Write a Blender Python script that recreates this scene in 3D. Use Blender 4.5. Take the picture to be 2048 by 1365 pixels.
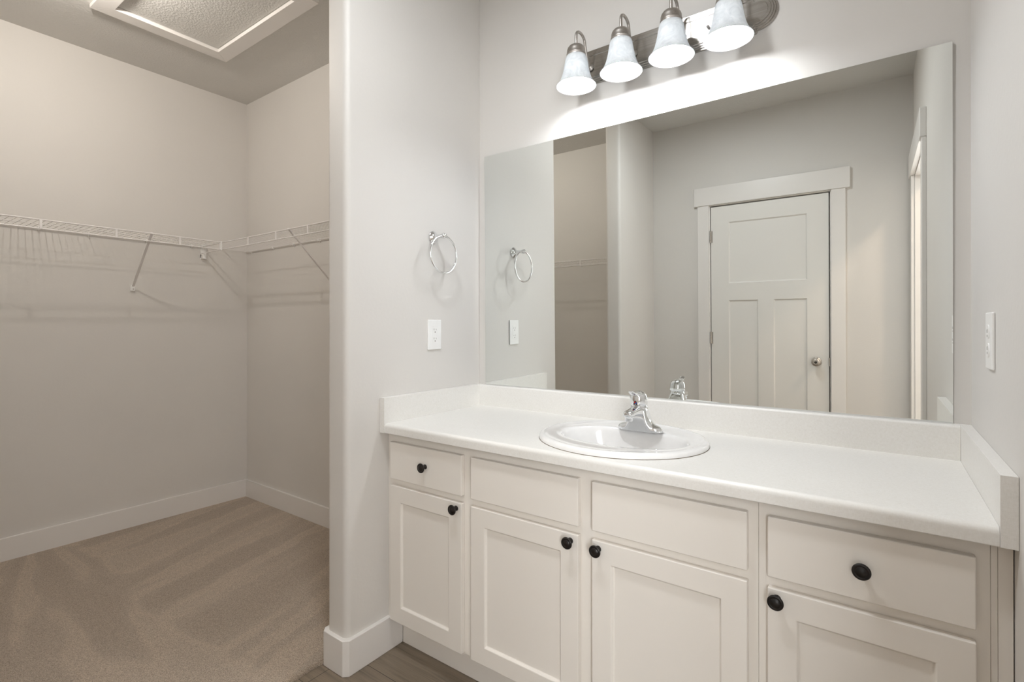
import bpy, bmesh, math, random
from mathutils import Vector, Matrix
random.seed(7)
PI = math.pi
SC = bpy.context.scene
COL = SC.collection
for o in list(bpy.data.objects):
    bpy.data.objects.remove(o, do_unlink=True)

# ------------------------------------------------------------------ camera
cam_data = bpy.data.cameras.new('camera')
cam_data.sensor_width = 36.0
cam_data.lens = 1019.15 / 2048 * 36.0
cam_data.shift_y = -32.5 / 2048
cam_data.clip_start = 0.02
cam = bpy.data.objects.new('camera', cam_data)
COL.objects.link(cam)
cam.location = (1.4600, -1.7635, 1.1801)
cam.rotation_mode = 'XYZ'
cam.rotation_euler = (math.radians(90.094), math.radians(0.055), math.radians(35.895))
SC.camera = cam

# ------------------------------------------------------------------ world, exposure
w = bpy.data.worlds.new('world')
SC.world = w
w.use_nodes = True
w.node_tree.nodes['Background'].inputs[0].default_value = (0.75, 0.82, 0.9, 1)
w.node_tree.nodes['Background'].inputs[1].default_value = 0.02
SC.view_settings.view_transform = 'Standard'
SC.view_settings.look = 'None'
SC.view_settings.exposure = 0.57
SC.view_settings.gamma = 1.0
SC.view_settings.use_curve_mapping = False
SC.cycles.use_denoising = True
SC.cycles.max_bounces = 14
SC.cycles.diffuse_bounces = 8
SC.cycles.glossy_bounces = 6
SC.cycles.transmission_bounces = 8
SC.cycles.caustics_reflective = False
SC.cycles.caustics_refractive = False
SC.cycles.sample_clamp_indirect = 4.0

VANITY_BULB = 98.0       # emission strength of the four vanity bulbs
CLOSET_BULB = 13.2       # watts, bare bulb on the closet ceiling
BATH_BULB = 11.0          # watts, lamp in the adjoining room
BATH_WINDOW_FILL = 72.0       # watts, fill light from an added window in the adjoining room
ROOM_FILL = 10.5         # watts, added fill lamp on the bathroom ceiling, above the frame

# ------------------------------------------------------------------ dimensions (metres)
W = 1.6503      # right wall
YB = 0.006      # mirror wall face
YO = -2.258     # opposite wall face
XL = -2.073     # closet far-left wall face
ZC = 2.7026     # ceiling
T = 0.110       # thickness of the stub walls
YA = -0.700     # end of stub wall beside the vanity
YS = -1.590     # end of the other stub wall
BBH = 0.122     # baseboard height
BT = 0.014
ZT = 0.830      # counter top
ZS = 0.9215     # top of splash
CD = 0.5574     # counter depth
TS = 0.0245     # splash thickness
YF = -0.520     # cabinet face frame
YD = -0.5385    # door fronts

# ------------------------------------------------------------------ materials
def new_mat(name):
    m = bpy.data.materials.new(name)
    m.use_nodes = True
    nt = m.node_tree
    return m, nt, nt.nodes['Principled BSDF']

def srgb(r, g, b):
    f = lambda c: (c / 12.92) if c <= 0.04045 else ((c + 0.055) / 1.055) ** 2.4
    return (f(r / 255), f(g / 255), f(b / 255), 1)

def coords(nt, scale=(1, 1, 1), rot=(0, 0, 0)):
    tc = nt.nodes.new('ShaderNodeTexCoord')
    mp = nt.nodes.new('ShaderNodeMapping')
    mp.inputs['Scale'].default_value = scale
    mp.inputs['Rotation'].default_value = rot
    nt.links.new(tc.outputs['Object'], mp.inputs['Vector'])
    return mp.outputs['Vector']

def noise(nt, vec, scale, detail=3, rough=0.5, dist=0.0):
    n = nt.nodes.new('ShaderNodeTexNoise')
    n.inputs['Scale'].default_value = scale
    n.inputs['Detail'].default_value = detail
    n.inputs['Roughness'].default_value = rough
    n.inputs['Distortion'].default_value = dist
    nt.links.new(vec, n.inputs['Vector'])
    return n.outputs['Fac']

def ramp(nt, fac, stops):
    r = nt.nodes.new('ShaderNodeValToRGB')
    els = r.color_ramp.elements
    els[0].position, els[0].color = stops[0]
    els[1].position, els[1].color = stops[-1]
    for p, c in stops[1:-1]:
        e = els.new(p); e.color = c
    nt.links.new(fac, r.inputs['Fac'])
    return r.outputs['Color']

def mix(nt, a, b, fac, mode='MIX'):
    n = nt.nodes.new('ShaderNodeMix')
    n.data_type = 'RGBA'; n.blend_type = mode
    for sock, v in ((n.inputs['Factor'], fac), (n.inputs['A'], a), (n.inputs['B'], b)):
        if hasattr(v, 'links'): nt.links.new(v, sock)
        else: sock.default_value = v
    return n.outputs['Result']

def fmath(nt, op, a, b):
    n = nt.nodes.new('ShaderNodeMath'); n.operation = op
    for sock, v in ((n.inputs[0], a), (n.inputs[1], b)):
        if hasattr(v, 'links'): nt.links.new(v, sock)
        else: sock.default_value = v
    return n.outputs[0]

def bump(nt, bsdf, h, strength, dist):
    b = nt.nodes.new('ShaderNodeBump')
    b.inputs['Strength'].default_value = strength
    b.inputs['Distance'].default_value = dist
    nt.links.new(h, b.inputs['Height'])
    nt.links.new(b.outputs['Normal'], bsdf.inputs['Normal'])

def mat_paint(name, col, rough, tex_scale, strength, dist, var=0.02):
    m, nt, b = new_mat(name)
    v = coords(nt)
    n = noise(nt, v, 1.7, 2)
    c2 = tuple(c * (1 - var * 2) for c in col[:3]) + (1,)
    nt.links.new(ramp(nt, n, [(0.3, c2), (0.7, col)]), b.inputs['Base Color'])
    b.inputs['Roughness'].default_value = rough
    bump(nt, b, noise(nt, v, tex_scale, 4, 0.55), strength, dist)
    return m

def mat_simple(name, col, rough, metal=0.0, **kw):
    m, nt, b = new_mat(name)
    b.inputs['Metallic'].default_value = metal
    b.inputs['Roughness'].default_value = rough
    v = coords(nt)
    n = noise(nt, v, 35, 2)
    c2 = tuple(c * 0.965 for c in col[:3]) + (1,)
    nt.links.new(ramp(nt, n, [(0.3, c2), (0.7, col)]), b.inputs['Base Color'])
    for k, x in kw.items(): b.inputs[k].default_value = x
    return m

M_WALL = mat_paint('greige_wall_paint', srgb(220, 217, 213), 0.55, 75, 0.10, 0.004)
M_CEIL = mat_paint('textured_ceiling_paint', srgb(216, 214.5, 211), 0.8, 95, 0.55, 0.006)
M_TRIM = mat_paint('white_trim_enamel', srgb(232, 229, 226), 0.32, 20, 0.01, 0.001, 0.005)
M_CAB = mat_paint('white_cabinet_paint', srgb(233, 228, 221), 0.38, 30, 0.02, 0.001, 0.008)
M_DOOR = mat_paint('white_door_paint', srgb(230, 228, 224), 0.33, 30, 0.02, 0.001, 0.005)
M_WIRE = mat_simple('white_vinyl_coated_wire', srgb(236, 233, 232), 0.35)
M_PLASTIC = mat_simple('white_plastic', srgb(242, 242, 241), 0.3)
M_SLOT = mat_simple('dark_slot', srgb(60, 55, 50), 0.6)
M_SLOTG = mat_simple('grey_slot', srgb(118, 112, 106), 0.6)
M_CHROME = mat_simple('chrome', (0.82, 0.83, 0.84, 1), 0.06, 1.0)
M_PORC = mat_simple('white_porcelain', srgb(240, 239, 238), 0.08)
M_PORC.node_tree.nodes['Principled BSDF'].inputs['Coat Weight'].default_value = 0.5
M_SATIN = mat_simple('satin_nickel', (0.55, 0.51, 0.47, 1), 0.3, 1.0)
M_RED = mat_simple('red_dot', srgb(205, 40, 30), 0.3)
M_BLUE = mat_simple('blue_dot', srgb(35, 80, 190), 0.3)
M_GAP = mat_simple('brown_caulk', srgb(120, 108, 92), 0.8)  # caulk's own brown, line around the sink rim

def mat_nickel():
    m, nt, b = new_mat('brushed_nickel')
    v = coords(nt, (6, 400, 400))
    n = noise(nt, v, 1.0, 3)
    nt.links.new(ramp(nt, n, [(0.3, (0.42, 0.39, 0.36, 1)), (0.7, (0.54, 0.51, 0.48, 1))]), b.inputs['Base Color'])
    b.inputs['Metallic'].default_value = 1
    b.inputs['Roughness'].default_value = 0.40
    bump(nt, b, n, 0.06, 0.0005)
    return m
M_NICKEL = mat_nickel()
def mat_plate():
    m, nt, b = new_mat('brushed_nickel_plate')
    n = noise(nt, coords(nt, (6, 400, 400)), 1.0, 3)
    nt.links.new(ramp(nt, n, [(0.3, (0.44, 0.42, 0.39, 1)), (0.7, (0.55, 0.525, 0.50, 1))]), b.inputs['Base Color'])
    b.inputs['Metallic'].default_value = 1
    b.inputs['Roughness'].default_value = 0.26
    b.inputs['Anisotropic'].default_value = 0.85          # brushed along the bar: highlights stretch up and down
    t = nt.nodes.new('ShaderNodeCombineXYZ'); t.inputs[2].default_value = 1.0
    nt.links.new(t.outputs[0], b.inputs['Tangent'])
    return m
M_PLATE = mat_plate()

def mat_bronze():
    m, nt, b = new_mat('oil_rubbed_bronze')
    v = coords(nt)
    n = noise(nt, v, 120, 2)
    nt.links.new(ramp(nt, n, [(0.35, srgb(24, 21, 20)), (0.8, srgb(40, 32, 28))]), b.inputs['Base Color'])
    b.inputs['Metallic'].default_value = 0.3
    b.inputs['Roughness'].default_value = 0.36
    return m
M_BRONZE = mat_bronze()

def mat_laminate():
    m, nt, b = new_mat('linen_laminate')
    hs = []
    for sc in ((1300, 160, 160), (160, 1300, 160), (160, 160, 1300)):
        hs.append(noise(nt, coords(nt, sc), 1.0, 2, 0.6))
    s = fmath(nt, 'MULTIPLY', fmath(nt, 'ADD', fmath(nt, 'ADD', hs[0], hs[1]), hs[2]), 1 / 3)
    nt.links.new(ramp(nt, s, [(0.36, srgb(224, 222, 217)), (0.5, srgb(230, 228, 224)), (0.64, srgb(234, 233, 230))]), b.inputs['Base Color'])
    b.inputs['Roughness'].default_value = 0.34
    bump(nt, b, s, 0.08, 0.0008)
    return m
M_LAM = mat_laminate()

def mat_vinyl():
    m, nt, b = new_mat('dark_oak_vinyl_plank')
    v = coords(nt)
    br = nt.nodes.new('ShaderNodeTexBrick')
    br.inputs['Scale'].default_value = 1.0
    br.inputs['Brick Width'].default_value = 1.22
    br.inputs['Row Height'].default_value = 0.18
    br.inputs['Mortar Size'].default_value = 0.0012
    br.offset = 0.37
    br.inputs['Color1'].default_value = srgb(146, 133, 116)
    br.inputs['Color2'].default_value = srgb(128, 115, 100)
    br.inputs['Mortar'].default_value = srgb(62, 54, 48)
    nt.links.new(v, br.inputs['Vector'])
    n1 = noise(nt, coords(nt, (3, 55, 1)), 1.0, 6, 0.65, 0.6)
    n2 = noise(nt, coords(nt, (14, 320, 1)), 1.0, 3, 0.6)
    g = ramp(nt, n1, [(0.32, (0.56, 0.54, 0.52, 1)), (0.55, (1, 1, 1, 1)), (0.75, (1.15, 1.1, 1.05, 1))])
    c = mix(nt, br.outputs['Color'], g, 0.85, 'MULTIPLY')
    g2 = ramp(nt, n2, [(0.3, (0.86, 0.86, 0.86, 1)), (0.7, (1.06, 1.06, 1.06, 1))])
    nt.links.new(mix(nt, c, g2, 0.8, 'MULTIPLY'), b.inputs['Base Color'])
    b.inputs['Roughness'].default_value = 0.42
    bump(nt, b, n2, 0.12, 0.0008)
    return m
M_VINYL = mat_vinyl()

def mat_carpet():
    m, nt, b = new_mat('beige_cut_pile_carpet')
    v = coords(nt)
    fine = noise(nt, v, 400, 2, 0.7)
    mid = noise(nt, v, 170, 3, 0.7)
    # vacuum strokes: pile brushed in long lanes and a few fans near the wall
    sep = nt.nodes.new('ShaderNodeSeparateXYZ')
    tcw = nt.nodes.new('ShaderNodeNewGeometry')
    nt.links.new(tcw.outputs['Position'], sep.inputs[0])
    X_, Y_ = sep.outputs['X'], sep.outputs['Y']
    wob = noise(nt, v, 5.0, 2)
    u_ = fmath(nt, 'ADD', fmath(nt, 'ADD', X_, fmath(nt, 'MULTIPLY', Y_, 0.28)), fmath(nt, 'MULTIPLY', wob, 0.10))
    def comb(a, b_):
        c_ = nt.nodes.new('ShaderNodeCombineXYZ')
        for i_, q in enumerate((a, b_)):
            if hasattr(q, 'links'): nt.links.new(q, c_.inputs[i_])
            else: c_.inputs[i_].default_value = q
        return c_.outputs[0]
    lane = noise(nt, comb(fmath(nt, 'MULTIPLY', u_, 6.5), fmath(nt, 'MULTIPLY', Y_, 0.55)), 1.0, 1, 0.4)
    # strokes pulled out from the far-left wall, spreading like fans
    ang = fmath(nt, 'DIVIDE', fmath(nt, 'ADD', Y_, 1.02), fmath(nt, 'ADD', X_, 2.45))
    fan = noise(nt, comb(fmath(nt, 'MULTIPLY', ang, 6.0), fmath(nt, 'MULTIPLY', X_, 1.1)), 1.0, 2, 0.45)
    mk = nt.nodes.new('ShaderNodeMapRange'); mk.interpolation_type = 'SMOOTHSTEP'
    mk.inputs['From Min'].default_value = -0.95; mk.inputs['From Max'].default_value = -0.82
    nt.links.new(fmath(nt, 'ADD', Y_, fmath(nt, 'MULTIPLY', wob, 0.05)), mk.inputs['Value'])
    vac = mix(nt, fan, lane, mk.outputs[0])
    base = ramp(nt, fine, [(0.30, srgb(120, 104, 88)), (0.5, srgb(188, 170, 150)), (0.7, srgb(224, 209, 190))])
    tone = ramp(nt, vac, [(0.40, (0.84, 0.83, 0.82, 1)), (0.49, (0.90, 0.90, 0.90, 1)), (0.53, (1.05, 1.04, 1.03, 1)), (0.62, (0.97, 0.97, 0.97, 1))])
    nt.links.new(mix(nt, base, tone, 1.0, 'MULTIPLY'), b.inputs['Base Color'])
    b.inputs['Roughness'].default_value = 0.95
    b.inputs['Sheen Weight'].default_value = 0.25
    b.inputs['Sheen Roughness'].default_value = 0.5
    h = fmath(nt, 'ADD', fmath(nt, 'MULTIPLY', fine, 0.6), fmath(nt, 'MULTIPLY', mid, 0.6))
    bump(nt, b, h, 0.9, 0.008)
    return m
M_CARPET = mat_carpet()

def mat_mirror():
    m, nt, b = new_mat('mirror_silver')
    b.inputs['Metallic'].default_value = 1
    b.inputs['Roughness'].default_value = 0.0
    n = noise(nt, coords(nt), 0.8, 1)
    nt.links.new(ramp(nt, n, [(0.2, (0.845, 0.865, 0.845, 1)), (0.8, (0.85, 0.87, 0.85, 1))]), b.inputs['Base Color'])
    return m
M_MIRROR = mat_mirror()
M_GLASSEDGE = mat_simple('mirror_glass_edge', srgb(70, 82, 76), 0.15)

def mat_alabaster():
    m, nt, b = new_mat('swirled_frosted_glass')
    nt.nodes.remove(b)
    out = nt.nodes['Material Output']
    v = coords(nt)
    n = noise(nt, v, 22, 4, 0.6, 2.2)
    col = ramp(nt, n, [(0.33, (0.66, 0.69, 0.71, 1)), (0.55, (0.76, 0.79, 0.81, 1)), (0.78, (0.86, 0.875, 0.885, 1))])
    tr = nt.nodes.new('ShaderNodeBsdfTranslucent')
    df = nt.nodes.new('ShaderNodeBsdfDiffuse')
    gl = nt.nodes.new('ShaderNodeBsdfGlossy')
    gl.inputs['Roughness'].default_value = 0.12
    tp = nt.nodes.new('ShaderNodeBsdfTransparent')
    tp.inputs['Color'].default_value = (0.95, 0.97, 0.98, 1)
    nt.links.new(col, tr.inputs['Color']); nt.links.new(col, df.inputs['Color'])
    def mx(a, b_, f):
        s = nt.nodes.new('ShaderNodeMixShader')
        s.inputs[0].default_value = f
        nt.links.new(a, s.inputs[1]); nt.links.new(b_, s.inputs[2])
        return s.outputs[0]
    s = mx(tr.outputs[0], df.outputs[0], 0.875)
    s = mx(s, tp.outputs[0], 0.010)
    s = mx(s, gl.outputs[0], 0.05)
    nt.links.new(s, out.inputs['Surface'])
    return m
M_SHADE = mat_alabaster()

def mat_emit(name, col, strength):
    m, nt, b = new_mat(name)
    nt.nodes.remove(b)
    e = nt.nodes.new('ShaderNodeEmission')
    e.inputs['Color'].default_value = col
    e.inputs['Strength'].default_value = strength
    nt.links.new(e.outputs[0], nt.nodes['Material Output'].inputs['Surface'])
    return m
M_OPAL = mat_simple('opal_lamp_glass', srgb(240, 240, 236), 0.3)
M_BULB = mat_emit('lit_vanity_bulb', (0.955, 0.98, 1.0, 1), VANITY_BULB)

# ------------------------------------------------------------------ mesh helpers
class MB:
    """collects shapes, in world metres, into one mesh object"""
    def __init__(s): s.bm = bmesh.new()
    def box(s, x0, y0, z0, x1, y1, z1, mi=0):
        xs, ys, zs = sorted((x0, x1)), sorted((y0, y1)), sorted((z0, z1))
        v = [s.bm.verts.new((x, y, z)) for x in xs for y in ys for z in zs]
        for q in ((0, 1, 3, 2), (4, 6, 7, 5), (0, 4, 5, 1), (2, 3, 7, 6), (0, 2, 6, 4), (1, 5, 7, 3)):
            f = s.bm.faces.new([v[i] for i in q]); f.material_index = mi
        return s
    def rings(s, rings, cap0=True, cap1=True, mi=0, closed=False):
        vs = [[s.bm.verts.new(p) for p in r] for r in rings]
        n = len(vs[0])
        pairs = list(zip(vs, vs[1:])) + ([(vs[-1], vs[0])] if closed else [])
        for a, b in pairs:
            for i in range(n):
                j = (i + 1) % n
                f = s.bm.faces.new((a[i], a[j], b[j], b[i])); f.material_index = mi
        if not closed:
            if cap0: s.bm.faces.new(list(reversed(vs[0]))).material_index = mi
            if cap1: s.bm.faces.new(vs[-1]).material_index = mi
        return s
    def tube(s, pts, r, n=8, mi=0, closed=False):
        pts = [Vector(p) for p in pts]
        rr = r if isinstance(r, (list, tuple)) else [r] * len(pts)
        out = []; up = None
        m = len(pts)
        for i, p in enumerate(pts):
            if closed: d = pts[(i + 1) % m] - pts[i - 1]
            else: d = pts[min(i + 1, m - 1)] - pts[max(i - 1, 0)]
            d.normalize()
            if up is None:
                up = Vector((0, 0, 1)) if abs(d.z) < 0.9 else Vector((1, 0, 0))
            a = d.cross(up).normalized(); b = a.cross(d).normalized(); up = b
            out.append([p + (a * math.cos(2 * PI * k / n) + b * math.sin(2 * PI * k / n)) * rr[i] for k in range(n)])
        return s.rings(out, mi=mi, closed=closed)
    def lathe(s, prof, c, axis=(0, 0, 1), n=32, mi=0, cap0=True, cap1=True):
        """prof: (radius, height along axis)"""
        c = Vector(c); ax = Vector(axis).normalized()
        t = Vector((0, 0, 1)) if abs(ax.z) < 0.9 else Vector((1, 0, 0))
        a = ax.cross(t).normalized(); b = ax.cross(a).normalized()
        out = [[c + ax * h + (a * math.cos(2 * PI * k / n) + b * math.sin(2 * PI * k / n)) * max(r, 1e-5) for k in range(n)] for r, h in prof]
        return s.rings(out, cap0, cap1, mi)
    def prism(s, poly, lo, hi, axis='z', mi=0):
        """poly of 2D points; extruded from lo to hi along axis (z: xy, y: xz, x: yz)"""
        f = {'z': lambda p, h: (p[0], p[1], h), 'y': lambda p, h: (p[0], h, p[1]), 'x': lambda p, h: (h, p[0], p[1])}[axis]
        return s.rings([[f(p, lo) for p in poly], [f(p, hi) for p in poly]], mi=mi)
    def build(s, name, mats, parent=None, bevel=0.0, seg=2, smooth=None, origin=None, bev_angle=40):
        bm = s.bm
        bmesh.ops.recalc_face_normals(bm, faces=bm.faces)
        if parent is not None: off = Vector(parent.location)
        elif origin is not None: off = Vector(origin)
        else:
            xs = [v.co for v in bm.verts]
            lo = [min(v[i] for v in xs) for i in range(3)]; hi = [max(v[i] for v in xs) for i in range(3)]
            off = Vector(((lo[0] + hi[0]) / 2, (lo[1] + hi[1]) / 2, lo[2]))
        bmesh.ops.translate(bm, verts=bm.verts, vec=-off)
        me = bpy.data.meshes.new(name)
        bm.to_mesh(me); bm.free()
        for m in (mats if isinstance(mats, (list, tuple)) else [mats]): me.materials.append(m)
        o = bpy.data.objects.new(name, me)
        COL.objects.link(o)
        if parent is not None: o.parent = parent
        else: o.location = off
        if bevel or smooth is not None:
            for p in me.polygons: p.use_smooth = True
            me.set_sharp_from_angle(angle=math.radians(smooth if smooth is not None else 35))
        if bevel:
            b = o.modifiers.new('bevel', 'BEVEL')
            b.width = bevel; b.segments = seg; b.limit_method = 'ANGLE'; b.angle_limit = math.radians(bev_angle)
            b.harden_normals = True
        return o

def empty(name, loc, label, cat, group=None):
    o = bpy.data.objects.new(name, None)
    o.empty_display_size = 0.05
    o.location = loc
    COL.objects.link(o)
    o['label'] = label; o['category'] = cat
    if group: o['group'] = group
    return o
def structure(o, label=None, cat=None):
    o['kind'] = 'structure'
    if label: o['label'] = label
    if cat: o['category'] = cat
    return o
def lab(o, text):
    o['label'] = text
    return o

# ------------------------------------------------------------------ room shell
def arc(cx, cy, r, a0, a1, n=8):
    return [(cx + r * math.cos(math.radians(a0 + (a1 - a0) * i / n)), cy + r * math.sin(math.radians(a0 + (a1 - a0) * i / n))) for i in range(n + 1)]
TH = 0.11
structure(MB().box(XL - TH, YB, -0.05, 3.3, YB + TH, ZC + 0.1).build('wall_back', M_WALL),
          'pale greige wall behind the mirror, running on into the closet', 'wall')
structure(MB().box(XL - TH, YO - TH, -0.05, XL, YB, ZC + 0.1).build('wall_left', M_WALL),
          'long beige closet wall at the far left with a wire shelf', 'wall')
BR = 0.022
poly = [(0, YB - 0.001)] + [(-T, YB - 0.001)] + arc(-T + BR, YA + BR, BR, 180, 270) + arc(-BR, YA + BR, BR, 270, 360)
structure(MB().prism(poly, 0, ZC).build('wall_stub', M_WALL, smooth=30),
          'short white stub wall with rounded corners between closet and vanity', 'wall')
poly = [(-T, YO)] + [(0, YO)] + arc(-BR, YS - BR, BR, 0, 90) + arc(-T + BR, YS - BR, BR, 90, 180)
structure(MB().prism(poly, 0, ZC).build('wall_stub_front', M_WALL, smooth=30),
          'second stub wall seen in the mirror beside the closet opening', 'wall')
# opposite wall with a door opening
DX0, DX1, DZ = 0.4385, 1.2100, 2.0490
mb = MB()
mb.box(XL - TH, YO - TH, -0.05, DX0 - 0.018, YO, ZC + 0.1)
mb.box(DX1 + 0.018, YO - TH, -0.05, W + TH, YO, ZC + 0.1)
mb.box(DX0 - 0.018, YO - TH, DZ + 0.018, DX1 + 0.018, YO, ZC + 0.1)
structure(mb.build('wall_front', M_WALL), 'beige wall with a white door, seen in the mirror', 'wall')
# right wall with a cased opening to the next room
RY0, RY1, RZ = -2.140, -1.420, 2.0490
mb = MB()
mb.box(W, RY1 + 0.018, -0.05, W + TH, YB, ZC + 0.1)
mb.box(W, YO, -0.05, W + TH, RY0 - 0.018, ZC + 0.1)
mb.box(W, RY0 - 0.018, RZ + 0.018, W + TH, RY1 + 0.018, ZC + 0.1)
structure(mb.build('wall_right', M_WALL), 'white wall at the right end of the vanity', 'wall')
YR = -3.05      # far wall of the room beyond the right doorway
WX0, WX1, WZ0, WZ1 = 1.80, 3.15, 0.60, 2.25
structure(MB().box(3.2, YR, -0.05, 3.31, YB, ZC + 0.1).build('wall_right_beyond', M_WALL),
          'far side wall of the room beyond the right doorway', 'wall')
structure(MB().box(W, YR - TH, -0.05, W + TH, YO - TH, ZC + 0.1).build('wall_left_beyond', M_WALL),
          'near side wall of the room beyond the right doorway', 'wall')
mb = MB()
mb.box(W, YR - TH, -0.05, WX0, YR, ZC + 0.1); mb.box(WX1, YR - TH, -0.05, 3.31, YR, ZC + 0.1)
mb.box(WX0, YR - TH, -0.05, WX1, YR, WZ0); mb.box(WX0, YR - TH, WZ1, WX1, YR, ZC + 0.1)
structure(mb.build('wall_front_beyond', M_WALL), 'far wall of the room beyond the right doorway, opened for the added window', 'wall')
# ceiling with a hole for the attic hatch
HX0, HX1, HY0, HY1 = -1.487, -0.741, -0.908, -0.443
mb = MB()
mb.box(XL - TH, YO - TH, ZC, HX0, YB + TH, ZC + 0.1)
mb.box(HX1, YO - TH, ZC, 3.31, YB + TH, ZC + 0.1)
mb.box(W, YR - TH, ZC, 3.31, YO - TH, ZC + 0.1)
mb.box(HX0, YO - TH, ZC, HX1, HY0, ZC + 0.1)
mb.box(HX0, HY1, ZC, HX1, YB + TH, ZC + 0.1)
structure(mb.build('ceiling', M_CEIL), 'stippled pale grey ceiling over closet and vanity', 'ceiling')
XC = -0.122
structure(MB().box(XC, YO - TH, -0.05, 3.31, YB + TH, 0).box(W, YR - TH, -0.05, 3.31, YO - TH, 0).build('floor', M_VINYL),
          'dark brown wood plank floor in front of the vanity', 'floor')
# carpet: pile with a rounded, slightly ragged front edge
def carpet():
    bm = bmesh.new()
    x0, x1, y0, y1 = XL, XC + 0.004, YO, YB
    nx, ny = 180, 200
    g = []
    for i in range(nx + 1):
        row = []
        for j in range(ny + 1):
            u = i / nx
            x = x0 + (x1 - x0) * (1 - (1 - u) ** 1.6)
            y = y0 + (y1 - y0) * j / ny
            d = x1 - x
            z = 0.014 if d > 0.012 else 0.014 * math.sqrt(max(0.0, 1 - ((0.012 - d) / 0.012) ** 2))
            if d < 0.02: x += random.uniform(-0.0025, 0.0025); z += random.uniform(-0.001, 0.001)
            row.append(bm.verts.new((x, y, max(z, 0.0))))
        g.append(row)
    for i in range(nx):
        for j in range(ny):
            bm.faces.new((g[i][j], g[i + 1][j], g[i + 1][j + 1], g[i][j + 1]))
    edge = [e for e in bm.edges if e.is_boundary]
    r = bmesh.ops.extrude_edge_only(bm, edges=edge)
    for v in [q for q in r['geom'] if isinstance(q, bmesh.types.BMVert)]: v.co.z = -0.05
    m = MB(); m.bm.free(); m.bm = bm
    return m
o = carpet().build('floor_closet', M_CARPET, smooth=60)
structure(o, 'beige cut-pile carpet with vacuum marks on the closet floor', 'carpet')

# baseboards: extruded profile along a path in plan, offset to the left of travel
def board(path, h0, h1, name, label):
    """path: outer-face plan points (closed polygon), prism with eased top"""
    mb = MB()
    mb.prism(path, h0, h1)
    o = mb.build(name, M_TRIM, bevel=0.0035, seg=2, bev_angle=50)
    structure(o, label, 'baseboard')
    return o
CZ = 0.0
board([(XL, YO), (XL + BT, YO), (XL + BT, YB - BT), (XL, YB)], CZ, BBH + 0.006, 'baseboard_left', 'white baseboard along the left closet wall')
board([(XL, YB), (XL + BT, YB - BT), (-T - BT, YB - BT), (-T, YB)], CZ, BBH + 0.006, 'baseboard_back', 'white baseboard along the closet back wall')
# around the stub wall: chamfered corners
ch = 0.016
outer = [(BT, -0.4602), (BT, YA - BT + ch), (BT - ch, YA - BT), (-T - BT + ch, YA - BT), (-T - BT, YA - BT + ch), (-T - BT, YB - BT)]
inner = [(-T + 0.008, YB - BT), (-T + 0.008, YA + 0.008), (-0.008, YA + 0.008), (-0.008, -0.4602)]
board(outer + inner, 0, BBH, 'baseboard_stub', 'white chamfered baseboard wrapped around the stub wall end')
outer = [(-T - BT, YO), (-T - BT, YS + BT - ch), (-T - BT + ch, YS + BT), (BT - ch, YS + BT), (BT, YS + BT - ch), (BT, YO + BT)]
inner = [(-0.008, YO + BT), (-0.008, YS - 0.008), (-T + 0.008, YS - 0.008), (-T + 0.008, YO)]
board(outer + inner, 0, BBH, 'baseboard_stub_front', 'white baseboard around the second stub wall')
board([(BT, YO), (BT, YO + BT), (DX0 - 0.092, YO + BT), (DX0 - 0.092, YO)], 0, BBH, 'baseboard_front', 'white baseboard left of the panelled door')
board([(-T - BT, YO), (-T - BT, YO + BT), (XL + BT, YO + BT), (XL + BT, YO)], CZ, BBH + 0.006, 'baseboard_closet_front', 'white baseboard under the closet shelf seen in the mirror')

# ------------------------------------------------------------------ door in the opposite wall
dr = empty('door_1', (DX0, YO, 0), 'white three-panel door with wide casing, seen in the mirror', 'door')
dr['kind'] = 'structure'
CW = 0.088
lab(MB().box(DX0 - CW, YO, 0, DX0 - 0.006, YO + 0.018, DZ + 0.006).build('casing_leg', M_TRIM, dr, 0.0025), 'left casing board')
lab(MB().box(DX1 + 0.006, YO, 0, DX1 + CW, YO + 0.018, DZ + 0.006).build('casing_leg', M_TRIM, dr, 0.0025), 'right casing board')
MB().box(0.3268, YO, DZ + 0.006, 1.3235, YO + 0.026, 2.192).build('head_casing', M_TRIM, dr, 0.003)
mb = MB()
mb.box(DX0 - 0.018, YO - TH, 0, DX0, YO, DZ + 0.018)
mb.box(DX1, YO - TH, 0, DX1 + 0.018, YO, DZ + 0.018)
mb.box(DX0, YO - TH, DZ, DX1, YO, DZ + 0.018)
mb.build('door_jamb', M_TRIM, dr, 0.001)
mb = MB()
mb.box(DX0, YO - 0.075, 0, DX0 + 0.014, YO - 0.041, DZ)
mb.box(DX1 - 0.014, YO - 0.075, 0, DX1, YO - 0.041, DZ)
mb.box(DX0, YO - 0.075, DZ - 0.014, DX1, YO - 0.041, DZ)
mb.box(DX0, YO - 0.075, 0, DX1, YO - 0.060, 0.012)
mb.build('door_stop', M_TRIM, dr)
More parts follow.
